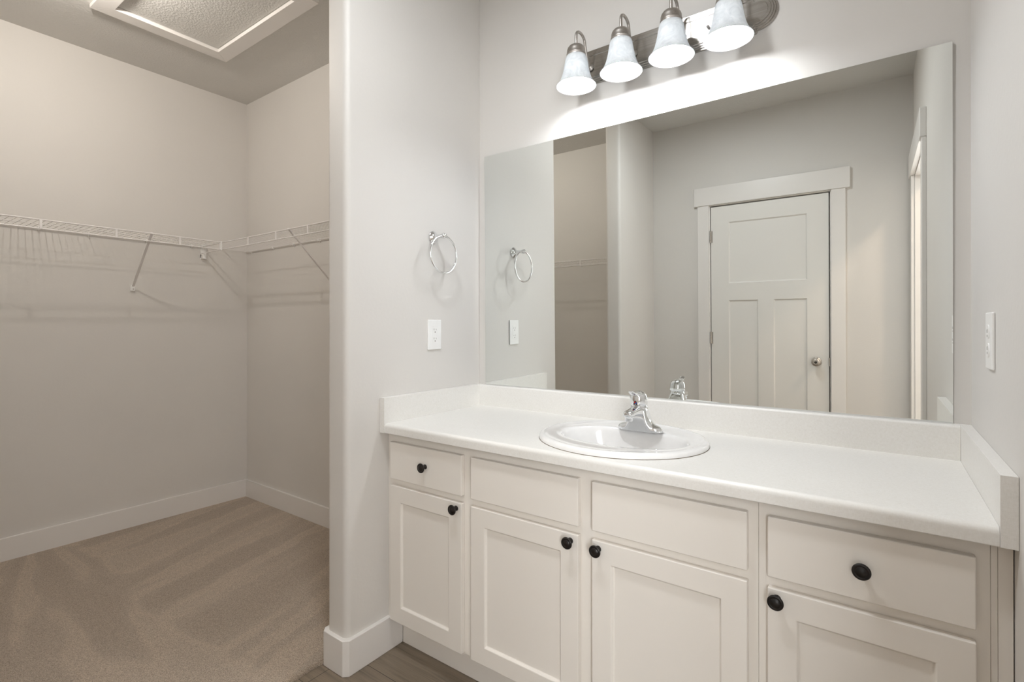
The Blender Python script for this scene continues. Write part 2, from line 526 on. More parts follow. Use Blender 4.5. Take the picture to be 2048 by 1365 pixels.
# the leaf: stiles and rails with three recessed flat panels
def panel_leaf(mb, x0, x1, z0, z1, yf, yb, holes, rec, bev=0.006):
    """slab with sunk rectangular panels on its front (front faces +y if yf>yb)"""
    s = 1 if yf > yb else -1
    xs = sorted({x0, x1} | {h[0] for h in holes} | {h[1] for h in holes})
    zs = sorted({z0, z1} | {h[2] for h in holes} | {h[3] for h in holes})
    B = mb.bm
    def inside(a, b, c, d):
        return any(a >= h[0] - 1e-6 and b <= h[1] + 1e-6 and c >= h[2] - 1e-6 and d <= h[3] + 1e-6 for h in holes)
    def quad(pts): B.faces.new([B.verts.new(p) for p in pts])
    for a, b in zip(xs, xs[1:]):
        for c, d in zip(zs, zs[1:]):
            if not inside(a, b, c, d): quad([(a, yf, c), (b, yf, c), (b, yf, d), (a, yf, d)])
    def chain(p, q):
        out = [p]
        if abs(p[0] - q[0]) > 1e-7:
            m = [(x, p[1], p[2]) for x in xs if min(p[0], q[0]) + 1e-6 < x < max(p[0], q[0]) - 1e-6]
            if q[0] < p[0]: m.reverse()
        else:
            m = [(p[0], p[1], z) for z in zs if min(p[2], q[2]) + 1e-6 < z < max(p[2], q[2]) - 1e-6]
            if q[2] < p[2]: m.reverse()
        return out + m + [q]
    for (a, b, c, d) in holes:
        r = yf - s * rec; e = bev
        A = [(a, yf, c), (b, yf, c), (b, yf, d), (a, yf, d)]
        I = [(a + e, r, c + e), (b - e, r, c + e), (b - e, r, d - e), (a + e, r, d - e)]
        for k in range(4): quad(chain(A[k], A[(k + 1) % 4]) + [I[(k + 1) % 4], I[k]])
        quad(I)
    F = [(x0, yf, z0), (x1, yf, z0), (x1, yf, z1), (x0, yf, z1)]
    K = [(x0, yb, z0), (x1, yb, z0), (x1, yb, z1), (x0, yb, z1)]
    for k in range(4): quad(chain(F[k], F[(k + 1) % 4]) + [K[(k + 1) % 4], K[k]])
    quad(K)
    bmesh.ops.remove_doubles(B, verts=B.verts, dist=1e-5)
    return mb
LX0, LX1, LZ1 = DX0 + 0.006, DX1 - 0.008, DZ - 0.008
slab = panel_leaf(MB(), LX0, LX1, 0.012, LZ1, YO - 0.004, YO - 0.040,
    [(0.5690, 1.0755, 1.4640, 1.9180), (0.5690, 0.7680, 0.245, 1.3360), (0.8680, 1.0755, 0.245, 1.3360)], 0.009, 0.008)
slab = slab.build('door_leaf', M_DOOR, dr, smooth=20)
def hinge(z):
    mb = MB()
    for k in range(5):
        mb.lathe([(0.0052, 0), (0.0052, 0.0165)], (LX0 - 0.004, YO + 0.001, z + k * 0.0175), n=14)
    mb.lathe([(0.0035, -0.004), (0.006, 0.0), (0.0035, 0.002)], (LX0 - 0.004, YO + 0.001, z + 0.087), n=14)
    mb.box(LX0 - 0.004, YO - 0.004, z, LX0 + 0.012, YO - 0.0015, z + 0.087)
    mb.build('hinge', M_SATIN, dr, smooth=40)
hinge(1.775); hinge(1.012)
kc = (1.1297, YO - 0.004, 0.902)
MB().lathe([(0.031, 0), (0.031, 0.003), (0.027, 0.008), (0.013, 0.012), (0.0115, 0.03), (0.0155, 0.036), (0.0255, 0.043),
            (0.0275, 0.052), (0.0255, 0.061), (0.017, 0.066), (0.012, 0.0665), (0.0, 0.0645)], kc, (0, 1, 0), 32).build('door_knob', M_SATIN, dr, smooth=50)
MB().lathe([(0.0085, 0.0655), (0.0085, 0.0672), (0.0075, 0.0676), (0.0, 0.0674)], kc, (0, 1, 0), 24).build('keyhole_disc', M_SLOT, dr, smooth=40)
MB().box(LX1 - 0.002, YO - 0.006, 0.873, LX1 + 0.006, YO + 0.002, 0.931).build('latch_plate', M_SATIN, dr, 0.001)

# cased opening in the right wall
tr = empty('door_2', (W, (RY0 + RY1) / 2, 0), 'white cased doorway in the right wall, seen edge-on in the mirror', 'doorway')
tr['kind'] = 'structure'
MB().box(W - 0.018, RY1 + 0.006, 0, W, RY1 + CW, RZ + 0.006).build('casing_leg', M_TRIM, tr, 0.0025)
MB().box(W - 0.018, RY0 - CW, 0, W, RY0 - 0.006, RZ + 0.006).build('casing_leg', M_TRIM, tr, 0.0025)
MB().box(W - 0.026, RY0 - 0.112, RZ + 0.006, W, RY1 + 0.090, 2.194).build('head_casing', M_TRIM, tr, 0.003)
mb = MB()
mb.box(W, RY0 - 0.018, 0, W + TH, RY0, RZ + 0.018)
mb.box(W, RY1, 0, W + TH, RY1 + 0.018, RZ + 0.018)
mb.box(W, RY0, RZ, W + TH, RY1, RZ + 0.018)
mb.build('door_jamb', M_TRIM, tr, 0.001)

# ------------------------------------------------------------------ vanity cabinets
def knob(x, z, parent, sub):
    c = (x, YD, z)
    o = MB().lathe([(0.0085, 0), (0.0085, 0.002), (0.0058, 0.006), (0.0055, 0.013), (0.009, 0.0165), (0.0150, 0.0185), (0.0163, 0.0205),
                (0.0160, 0.0225), (0.0140, 0.0240), (0.0118, 0.0242), (0.0106, 0.0236), (0.0088, 0.0250), (0.0045, 0.0268), (0.0, 0.0272)],
               c, (0, -1, 0), 36).build('knob', M_BRONZE, parent, smooth=50)
    return o
def reparent(child, part):
    child.parent = part      # part sits at its thing's origin, so local coordinates hold
    return child
def shaker(x0, x1, z0, z1, parent, name='door', st=0.056, rail=0.056):
    m = panel_leaf(MB(), x0, x1, z0, z1, YD, YF - 0.0005, [(x0 + st, x1 - st, z0 + rail, z1 - rail)], 0.0085, 0.004)
    # hairline joints where the rails meet the stiles are part of the door's own surface
    return m.build(name, M_CAB, parent, bevel=0.0022, seg=2, bev_angle=60)
def slabfront(x0, x1, z0, z1, parent, name):
    return MB().box(x0, YF - 0.0005, z0, x1, YD, z1).build(name, M_CAB, parent, bevel=0.0028, seg=2)
ZD1, ZD2, ZD3, ZD4 = 0.7642, 0.6327, 0.6098, 0.1270
FB = 0.1215          # bottom of face frame
def carcass(x0, x1, parent):
    mb = MB()
    mb.box(x0 + 0.0006, -0.4602 + 0.006, 0.0, x1 - 0.0006, YB - 0.004, 0.1)
    a0, a1, y0, y1 = x0 + 0.0006, x1 - 0.0006, YF + 0.019, YB - 0.004
    mb.box(a0, y0, 0.1, a1, y1, 0.118)
    mb.box(a0, y0, 0.118, a0 + 0.016, y1, 0.790); mb.box(a1 - 0.016, y0, 0.118, a1, y1, 0.790)
    mb.box(a0 + 0.016, y1 - 0.006, 0.118, a1 - 0.016, y1, 0.790)
    mb.build('carcass', M_CAB, parent)
    MB().box(x0, YF, FB, x1, YF + 0.019, 0.7915).build('face_frame', M_CAB, parent, bevel=0.0008)
    MB().box(0.0130 if x0 < 0.1 else x0, -0.4602, 0.0, W - 0.0015 if x1 > 1.5 else x1, -0.4602 + 0.006, FB - 0.002).build('toe_kick', M_CAB, parent, bevel=0.0008)

c1 = empty('vanity_cabinet', (0.62, -0.25, 0), 'wide white shaker vanity cabinet under the sink, with four black knobs', 'cabinet')
carcass(0.0303, 1.2382, c1)
MB().box(0.0012, YF + 0.0015, FB, 0.0298, YF + 0.019, 0.7915).build('filler_strip', M_CAB, c1, bevel=0.0008)
d = slabfront(0.0312, 0.3723, ZD2, ZD1, c1, 'drawer'); lab(d, 'narrow drawer front at the left with a black knob')
reparent(knob(0.2100, 0.7020, c1, d), d)
d = shaker(0.0312, 0.3723, ZD4, ZD3, c1); lab(d, 'narrow left shaker door')
reparent(knob(0.3505, 0.5915, c1, d), d)
lab(slabfront(0.4107, 0.7938, ZD2, ZD1, c1, 'false_drawer_front'), 'plain drawer front left of the sink centre, no knob')
d = shaker(0.4107, 0.7938, ZD4, ZD3, c1); lab(d, 'shaker door under the sink, hinged at the left')
reparent(knob(0.7700, 0.5905, c1, d), d)
lab(slabfront(0.8346, 1.2183, ZD2, ZD1, c1, 'false_drawer_front'), 'plain drawer front right of the sink centre, no knob')
d = shaker(0.8346, 1.2183, ZD4, ZD3, c1); lab(d, 'shaker door right of the sink, hinged at the right')
reparent(knob(0.8540, 0.5895, c1, d), d)

c2 = empty('vanity_cabinet', (1.43, -0.25, 0), 'narrow white vanity cabinet against the right wall, one drawer above one door', 'cabinet')
carcass(1.2387, 1.6184, c2)
MB().box(1.6188, YF + 0.0015, FB, 1.6282, YF + 0.019, 0.7915).build('filler_strip', M_CAB, c2, bevel=0.0008)
MB().box(1.6286, YF + 0.0025, FB, W - 0.0015, YF + 0.019, 0.7915).build('filler_strip', M_CAB, c2, bevel=0.0008)
d = slabfront(1.2589, 1.5980, ZD2, ZD1, c2, 'drawer')
reparent(knob(1.4285, 0.6990, c2, d), d)
d = shaker(1.2589, 1.5980, ZD4, ZD3, c2)
reparent(knob(1.2775, 0.5905, c2, d), d)

# ------------------------------------------------------------------ countertop
SX, SY, SRX, SRY = 0.812, -0.298, 0.256, 0.236
ct = empty('countertop', (W / 2, -0.28, ZT - 0.034), 'white linen-look laminate countertop with rounded front edge and low splashes', 'countertop')
def counter():
    x0, x1 = TS, W - TS
    yf, yb, r = -CD, -TS + 0.002, 0.013
    z0 = 0.796
    B = bmesh.new()
    # top with oval cut-out, as a ring between the oval and the rectangle
    n = 96
    hx, hy = SRX - 0.025, SRY - 0.022
    ov, rc = [], []
    yt = yf + r
    for k in range(n):
        a = 2 * PI * k / n
        c, s_ = math.cos(a), math.sin(a)
        ov.append((SX + hx * c, SY + hy * s_))
        tx = ((x1 - SX) / c) if c > 1e-9 else ((x0 - SX) / c if c < -1e-9 else 1e9)
        ty = ((yb - SY) / s_) if s_ > 1e-9 else ((yt - SY) / s_ if s_ < -1e-9 else 1e9)
        t = min(tx, ty)
        rc.append((SX + t * c, SY + t * s_))
    for cx, cy in ((x0, yb), (x1, yb), (x0, yt), (x1, yt)):        # snap nearest ray to each corner
        k = min(range(n), key=lambda q: (rc[q][0] - cx) ** 2 + (rc[q][1] - cy) ** 2)
        rc[k] = (cx, cy)
    vo = [B.verts.new((p[0], p[1], ZT)) for p in ov]
    vr = [B.verts.new((p[0], p[1], ZT)) for p in rc]
    vl = [B.verts.new((p[0], p[1], z0)) for p in ov]
    for k in range(n):
        j = (k + 1) % n
        B.faces.new((vo[k], vr[k], vr[j], vo[j]))
        B.faces.new((vl[k], vo[k], vo[j], vl[j]))
    # rolled front edge
    prof = [(yt, ZT)] + [(yt - r * math.sin(math.radians(t)), ZT - r + r * math.cos(math.radians(t))) for t in range(10, 91, 10)] + [(yf, z0 + 0.002), (yf + 0.002, z0), (yt, z0), (yb, z0), (yb, ZT)]
    for (a, b) in zip(prof, prof[1:-1]):
        B.faces.new([B.verts.new(p) for p in ((x0, a[0], a[1]), (x1, a[0], a[1]), (x1, b[0], b[1]), (x0, b[0], b[1]))]) if not (a[1] == z0 and b[1] == z0 and b[0] == yb) else None
    bmesh.ops.remove_doubles(B, verts=B.verts, dist=1e-5)
    for x in (x0, x1):
        B.faces.new([B.verts.new((x, a, b)) for a, b in prof])
    m = MB(); m.bm.free(); m.bm = B
    return m
counter().build('counter_slab', M_LAM, ct, smooth=40)
prof = [(YB, ZT - 0.02), (-TS, ZT - 0.02), (-TS, ZS - 0.008)] + [(-TS + 0.008 - 0.008 * math.cos(math.radians(t)), ZS - 0.008 + 0.008 * math.sin(math.radians(t))) for t in range(15, 91, 15)] + [(YB, ZS)]
lab(MB().prism(prof, TS, W - TS, 'x').build('backsplash', M_LAM, ct, smooth=35), 'low splash along the mirror')
lab(MB().box(0.0004, YB - 0.001, 0.796, TS - 0.0004, -CD - 0.0005, ZS).build('side_splash', M_LAM, ct, 0.0008), 'left side splash against the stub wall')
lab(MB().box(W - 0.0004, YB - 0.001, 0.796, W - TS + 0.0004, -CD - 0.0005, ZS).build('side_splash', M_LAM, ct, 0.0008), 'right side splash against the right wall')

# ------------------------------------------------------------------ sink
sk = empty('sink', (SX, SY, ZT), 'oval white drop-in porcelain sink in the countertop', 'sink')
def ell(cx, cy, rx, ry, z, n=96):
    return [(cx + rx * math.cos(2 * PI * k / n), cy + ry * math.sin(2 * PI * k / n), z) for k in range(n)]
BX, BY, BRX, BRY = 0.816, -0.302, 0.198, 0.130
rows = [ell(SX, SY, SRX, SRY, ZT + 0.0003), ell(SX, SY, SRX, SRY, ZT + 0.004)]
for t in (20, 40, 60, 80, 100, 120):
    a = math.radians(t)
    rows.append(ell(SX, SY, SRX - 0.014 + 0.014 * math.cos(a), SRY - 0.014 + 0.014 * math.cos(a), ZT + 0.004 + 0.0125 * math.sin(a)))
rows.append(ell(SX, SY, SRX - 0.030, SRY - 0.030, ZT + 0.0125))
for f in (0.35, 0.7, 1.0):
    l = lambda a, b: a + (b - a) * f
    rows.append(ell(l(SX, BX), l(SY, BY), l(SRX - 0.030, BRX + 0.008), l(SRY - 0.030, BRY + 0.008), ZT + 0.0125 - 0.0015 * f))
for dr_, dz in ((0.004, -0.001), (0.0, -0.004), (-0.005, -0.012), (-0.012, -0.03), (-0.022, -0.055), (-0.040, -0.085), (-0.068, -0.112), (-0.105, -0.126)):
    k = (BRX + dr_) / BRX
    rx = BRX + dr_; ry = BRY + dr_ * (0.75 if dr_ < 0 else 1)
    rows.append(ell(BX, BY + (0.01 * min(1, -dz / 0.1)), rx, ry, ZT + 0.011 + dz))
rows.append(ell(BX, BY + 0.012, 0.024, 0.024, ZT + 0.011 - 0.131))
MB().rings(rows, cap0=False).build('basin', M_PORC, sk, smooth=60)
MB().lathe([(0.023, 0), (0.023, 0.003), (0.018, 0.0042), (0.015, 0.002), (0.013, 0.006), (0.0, 0.0075)], (BX, BY + 0.012, ZT + 0.011 - 0.1312)).build('drain_stopper', M_CHROME, sk, smooth=40)
MB().rings([ell(SX, SY, SRX + 0.0012, SRY + 0.0012, ZT + 0.0002), ell(SX, SY, SRX + 0.0006, SRY + 0.0006, ZT + 0.0016)], cap0=False, cap1=False).build('caulk_line', M_GAP, sk, smooth=60)

# ------------------------------------------------------------------ faucet
FX, FY, FZ = 0.829, -0.185, ZT + 0.0125
fc = empty('faucet', (FX, FY, FZ), 'chrome single-lever faucet at the back of the oval sink', 'faucet')
def faucet():
    # base: wings sweeping up into the column (sections along x)
    mb = MB(); rings = []
    hs = [(-0.0745, 0.002, 0.003), (-0.073, 0.0085, 0.010), (-0.068, 0.0155, 0.0150), (-0.060, 0.0205, 0.0185), (-0.050, 0.0235, 0.0215), (-0.041, 0.0255, 0.0275),
          (-0.034, 0.0268, 0.0385), (-0.029, 0.0275, 0.052), (-0.0255, 0.0275, 0.066), (-0.022, 0.0270, 0.078), (-0.015, 0.0265, 0.083), (0, 0.0262, 0.084)]
    hs = hs + [(-a, b, c) for a, b, c in reversed(hs[:-1])]
    n = 24
    for x, hw, h in hs:
        ring = []
        for k in range(n):
            a = PI * k / (n - 1)
            ca, sa = math.cos(a), math.sin(a)
            e = 0.75 if abs(x) > 0.04 else 0.55
            yy = hw * math.copysign(abs(ca) ** e, ca); zz = h * (abs(sa) ** e)
            lean = 0.10 * zz
            ring.append((FX + x, FY + yy * (1 - 0.12 * zz / 0.085) - lean, FZ + zz))
        rings.append(ring)
    mb.rings(rings)
    mb.build('base', M_CHROME, fc, smooth=60)
    # spout
    mb = MB(); rings = []
    path = [(-0.004, 0.058, 0.0245, 0.020), (-0.022, 0.063, 0.0225, 0.0165), (-0.042, 0.0655, 0.0195, 0.0135), (-0.060, 0.0655, 0.0175, 0.0115), (-0.078, 0.0645, 0.0165, 0.0105), (-0.092, 0.0635, 0.0165, 0.0105), (-0.102, 0.063, 0.0145, 0.0095), (-0.1065, 0.0627, 0.009, 0.006)]
    for y, z, rx, rz in path:
        rings.append([(FX + rx * math.copysign(abs(math.cos(a)) ** .7, math.cos(a)), FY + y, FZ + z + rz * math.copysign(abs(math.sin(a)) ** .7, math.sin(a))) for a in [2 * PI * k / 28 for k in range(28)]])
    mb.rings(rings)
    sp = mb.build('spout', M_CHROME, fc, smooth=60)
    a = MB().lathe([(0.0125, 0.004), (0.0125, -0.008), (0.0115, -0.010), (0.0085, -0.010), (0.0085, -0.006), (0.0, -0.006)], (FX, FY - 0.089, FZ + 0.052)).build('aerator', M_CHROME, fc, smooth=40)
    reparent(a, sp)
    # collar ring and handle
    tilt = Matrix.Rotation(math.radians(6), 3, 'X')
    ax = tilt @ Vector((0, 0, 1))
    c = Vector((FX, FY - 0.010, FZ + 0.074))
    MB().lathe([(0.0265, 0), (0.0268, 0.004), (0.0255, 0.006), (0.0245, 0.0085), (0.0258, 0.011)], c, ax, 40).build('collar', M_CHROME, fc, smooth=40)
    mb = MB()
    mb.lathe([(0.0268, 0.0105), (0.0280, 0.0115), (0.0284, 0.020), (0.0281, 0.029), (0.0270, 0.0365), (0.0243, 0.0435), (0.0195, 0.0490), (0.0130, 0.0525), (0.0065, 0.0542), (0.0, 0.0547)], c, ax, 40)
    rings = []
    lev = [(0.006, 0.0405, 0.0200, 0.0110), (-0.012, 0.0440, 0.0190, 0.0090), (-0.026, 0.0452, 0.0160, 0.0075), (-0.038, 0.0468, 0.0130, 0.0058), (-0.048, 0.0488, 0.0112, 0.0046), (-0.056, 0.0520, 0.0106, 0.0042), (-0.0625, 0.0560, 0.0098, 0.0040), (-0.0655, 0.0580, 0.006, 0.0024)]
    for y, z, rx, rz in lev:
        rings.append([(c.x + rx * math.cos(a), c.y + y, c.z + z + rz * math.sin(a)) for a in [2 * PI * k / 28 for k in range(28)]])
    mb.rings(rings)
    h = mb.build('handle', M_CHROME, fc, smooth=60)
    # dark notch with the hot and cold mark on the front of the handle
    mb = MB()
    f = lambda x, z: (c.x + x, c.y - math.sqrt(max(0.0, 0.0286 ** 2 - x * x)) - 0.0006 - 0.1 * z, c.z + z)
    tri = [(-0.0075, 0.0120), (0.0075, 0.0120), (0.0040, 0.0220), (0.0, 0.0255), (-0.0040, 0.0220)]
    mb.rings([[Vector(f(*q)) + Vector((0, 0.004, 0)) for q in tri], [f(*q) for q in tri]])
    nt_ = mb.build('notch', M_SLOT, fc); reparent(nt_, h)
    for nm, mt, x0 in (('hot_mark', M_RED, -0.001), ('cold_mark', M_BLUE, 0.0022)):
        q = MB().lathe([(0.0024, 0), (0.0024, 0.0012), (0.0, 0.0014)], Vector(f(x0, 0.0200 - (0.003 if nm == 'cold_mark' else 0))), (0, -1, 0), 16).build(nm, mt, fc, smooth=40)
        reparent(q, h)
faucet()

# ------------------------------------------------------------------ mirror (hangs very slightly out of plumb)
mx0, mx1, mz0, mz1 = 0.0433, 1.6138, ZS + 0.0004, 1.9252
def mir(x, z, dy=0.0): return (x, -0.003 + 0.0054 * (x - 0.8) - 0.00672 * (z - 1.2) + dy, z)
mb = MB()
B = mb.bm
fr = [B.verts.new(mir(*q)) for q in ((mx0, mz0), (mx1, mz0), (mx1, mz1), (mx0, mz1))]
bk = [B.verts.new((q[0], YB + 0.0005, q[1])) for q in ((mx0, mz0), (mx1, mz0), (mx1, mz1), (mx0, mz1))]
B.faces.new(fr).material_index = 0
for k in range(4): B.faces.new((fr[k], bk[k], bk[(k + 1) % 4], fr[(k + 1) % 4])).material_index = 1
B.faces.new(list(reversed(bk))).material_index = 1
o = mb.build('wall_mirror', [M_MIRROR, M_GLASSEDGE])
o['label'] = 'large frameless rectangular wall mirror above the counter splash'; o['category'] = 'mirror'

# ------------------------------------------------------------------ vanity light bar
LX, LZ = 0.826, 2.172
vl = empty('vanity_light', (LX, YB, LZ), 'brushed nickel four-light bar with bell glass shades above the mirror', 'light fixture')
def bar_outline(L, h, end):
    """stadium-like outline with a small shoulder before each rounded end"""
    xs = L - end
    r = h * 0.86
    right = [(xs, -h), (xs + 0.004, -h + (h - r) * 0.4), (xs + 0.006, -r)]
    n = 16
    arcp = [(xs + 0.006 + (end - 0.006) * math.sin(PI * k / n), -r * math.cos(PI * k / n)) for k in range(1, n)]
    right += arcp + [(xs + 0.006, r), (xs + 0.004, h - (h - r) * 0.4), (xs, h)]
    return right + [(-x, z) for x, z in reversed(right)]
mb = MB()
lay = [(0.380, 0.066, 0.066, 0.0, 0.006), (0.374, 0.060, 0.062, 0.006, 0.0105), (0.368, 0.054, 0.058, 0.0105, 0.0145), (0.361, 0.047, 0.053, 0.0145, 0.0185), (0.352, 0.038, 0.046, 0.0185, 0.0165)]
rings = []
for L, h, e, y0, y1 in lay:
    ol = bar_outline(L, h, e)
    rings.append([(LX + x, YB - y0, LZ + z) for x, z in ol]); 
    ol2 = bar_outline(L - 0.0015, h - 0.0015, e - 0.0012)
    rings.append([(LX + x, YB - y1, LZ + z) for x, z in ol2])
mb.rings(rings)
mb.build('back_plate', M_PLATE, vl, smooth=25)
SHX = [0.562, 0.7365, 0.9105, 1.0850]
SHY, RIM = -0.122, 2.053
for x in SHX:
    a = MB()
    pts = [(x, -0.012, 2.165), (x, -0.030, 2.180), (x, -0.045, 2.207), (x, -0.054, 2.232)]
    for t in range(0, 181, 20):
        aa = math.radians(t)
        pts.append((x, -0.0885 + 0.0335 * math.cos(aa), 2.238 + 0.024 * math.sin(aa)))
    pts += [(x, -0.122, 2.220), (x, -0.122, 2.198)]
    a.tube(pts, 0.0052, 14)
    a.lathe([(0.016, 0), (0.016, 0.003), (0.010, 0.008), (0.006, 0.010)], (x, -0.010, 2.165), (0, -1, 0.4), 24)
    arm = a.build('arm', M_NICKEL, vl, smooth=50)
    cup = MB().lathe([(0.0345, 2.152), (0.0352, 2.156), (0.0340, 2.158), (0.0340, 2.165), (0.0350, 2.167), (0.0350, 2.170), (0.0335, 2.172), (0.0335, 2.182), (0.0310, 2.1905), (0.0255, 2.1975), (0.0165, 2.2025), (0.0085, 2.2045), (0.0075, 2.2075), (0.0, 2.208)],
                     (x, SHY, 0), n=36, cap0=False).build('socket_cup', M_NICKEL, vl, smooth=40)
    reparent(cup, arm)
    out = [(0.031, 0.1105), (0.0355, 0.108), (0.0388, 0.100), (0.0412, 0.086), (0.0442, 0.068), (0.0480, 0.050), (0.0525, 0.034), (0.0580, 0.020), (0.0645, 0.009), (0.0715, 0.0015), (0.0725, 0.0)]
    inn = [(r - 0.003, h) for r, h in reversed(out[:-1])]
    sh = MB().lathe(out + [(0.0710, -0.0008)] + inn, (x, SHY, RIM), n=48, cap0=False, cap1=False).build('glass_shade', M_SHADE, vl, smooth=60)
    bu = MB().lathe([(0.0, -0.0), (0.010, 0.0014), (0.020, 0.0072), (0.0272, 0.0165), (0.0305, 0.029), (0.0290, 0.042), (0.0235, 0.055), (0.0175, 0.066), (0.0140, 0.076), (0.0135, 0.084)], (x, SHY, RIM + 0.008), n=28).build('bulb', M_BULB, vl, smooth=60)
    lab(bu, 'glowing frosted bulb')
for x in (0.6490, 0.9980):
    MB().lathe([(0.0045, 0), (0.0045, 0.004), (0.0035, 0.0045), (0.0035, 0.006), (0.0048, 0.0065), (0.0048, 0.011), (0.003, 0.013)], (x, YB - 0.0165, 2.170), (0, -1, 0), 18).build('cap_nut', M_CHROME, vl, smooth=40)

# ------------------------------------------------------------------ towel ring
tg = empty('towel_ring', (0, -0.289, 1.536), 'round chrome towel ring on the white stub wall', 'towel ring')
MB().lathe([(0.0245, 0.0003), (0.0252, 0.003), (0.0235, 0.006), (0.0165, 0.011), (0.0105, 0.018), (0.0085, 0.026), (0.0078, 0.040), (0.0078, 0.050)], (0, -0.289, 1.536), (1, 0, 0), 36).build('mount', M_CHROME, tg, smooth=50)
MB().lathe([(0.0, -0.0125), (0.0055, -0.0115), (0.0098, -0.0075), (0.0115, 0.0), (0.0098, 0.0075), (0.0055, 0.0115), (0.0, 0.0125)], (0.060, -0.289, 1.536), (1, 0, 0), 28).build('ball_end', M_CHROME, tg, smooth=60)
R0 = 0.0735
MB().tube([(0.060, -0.289 + R0 * math.sin(2 * PI * k / 64), 1.4625 + R0 * math.cos(2 * PI * k / 64)) for k in range(64)], 0.0042, 12, closed=True).build('ring', M_CHROME, tg, smooth=60)

# ------------------------------------------------------------------ wall outlets
def outlet(x, y, z, s, label, name, style):
    """plate on wall plane x, facing +x if s>0"""
    e = empty(name, (x, y, z), label, 'outlet')
    MB().box(x, y - 0.0375, z - 0.060, x + s * 0.0062, y + 0.0375, z + 0.060).build('cover_plate', M_PLASTIC, e, 0.0028, 3)
    f = MB()
    if style == 'decora':
        f.box(x + s * 0.004, y - 0.0165, z - 0.0335, x + s * 0.0072, y + 0.0165, z + 0.0335)
        fo = f.build('receptacle', M_PLASTIC, e, 0.0008)
    else:
        for dz in (-0.0195, 0.0195):
            pl = [(y + 0.0172 * math.cos(t), z + dz + max(-0.0142, min(0.0142, 0.0172 * math.sin(t)))) for t in [2 * PI * k / 32 for k in range(32)]]
            f.prism(pl, x + s * 0.004, x + s * 0.0080, 'x')
        fo = f.build('receptacle', M_PLASTIC, e, 0.0006)
    xs = x + s * (0.0072 if style == 'decora' else 0.0080)
    for dz in (-0.0180, 0.0180):
        q = MB()
        q.box(xs - s * 0.001, y - 0.0070, z + dz - 0.001, xs + s * 0.0002, y - 0.0054, z + dz + 0.0068)
        q.box(xs - s * 0.001, y + 0.0054, z + dz - 0.001, xs + s * 0.0002, y + 0.0070, z + dz + 0.0058)
        q.lathe([(0.0026, 0), (0.0026, 0.0012)], (xs - s * 0.001, y, z + dz - 0.0075), (s, 0, 0), 12)
        reparent(q.build('socket_slots', M_SLOTG, e), fo)
    if style == 'decora':
        q = MB()
        q.box(xs - s * 0.001, y - 0.006, z - 0.003, xs + s * 0.0006, y + 0.006, z + 0.003)
        reparent(q.build('reset_button', M_PLASTIC, e, 0.0004), fo)
outlet(0, -0.2838, 1.1440, 1, 'white outlet plate on the stub wall below the towel ring', 'wall_outlet', 'decora')
outlet(W, -0.3000, 1.1470, -1, 'white outlet plate on the right wall beside the mirror', 'wall_outlet', 'duplex')

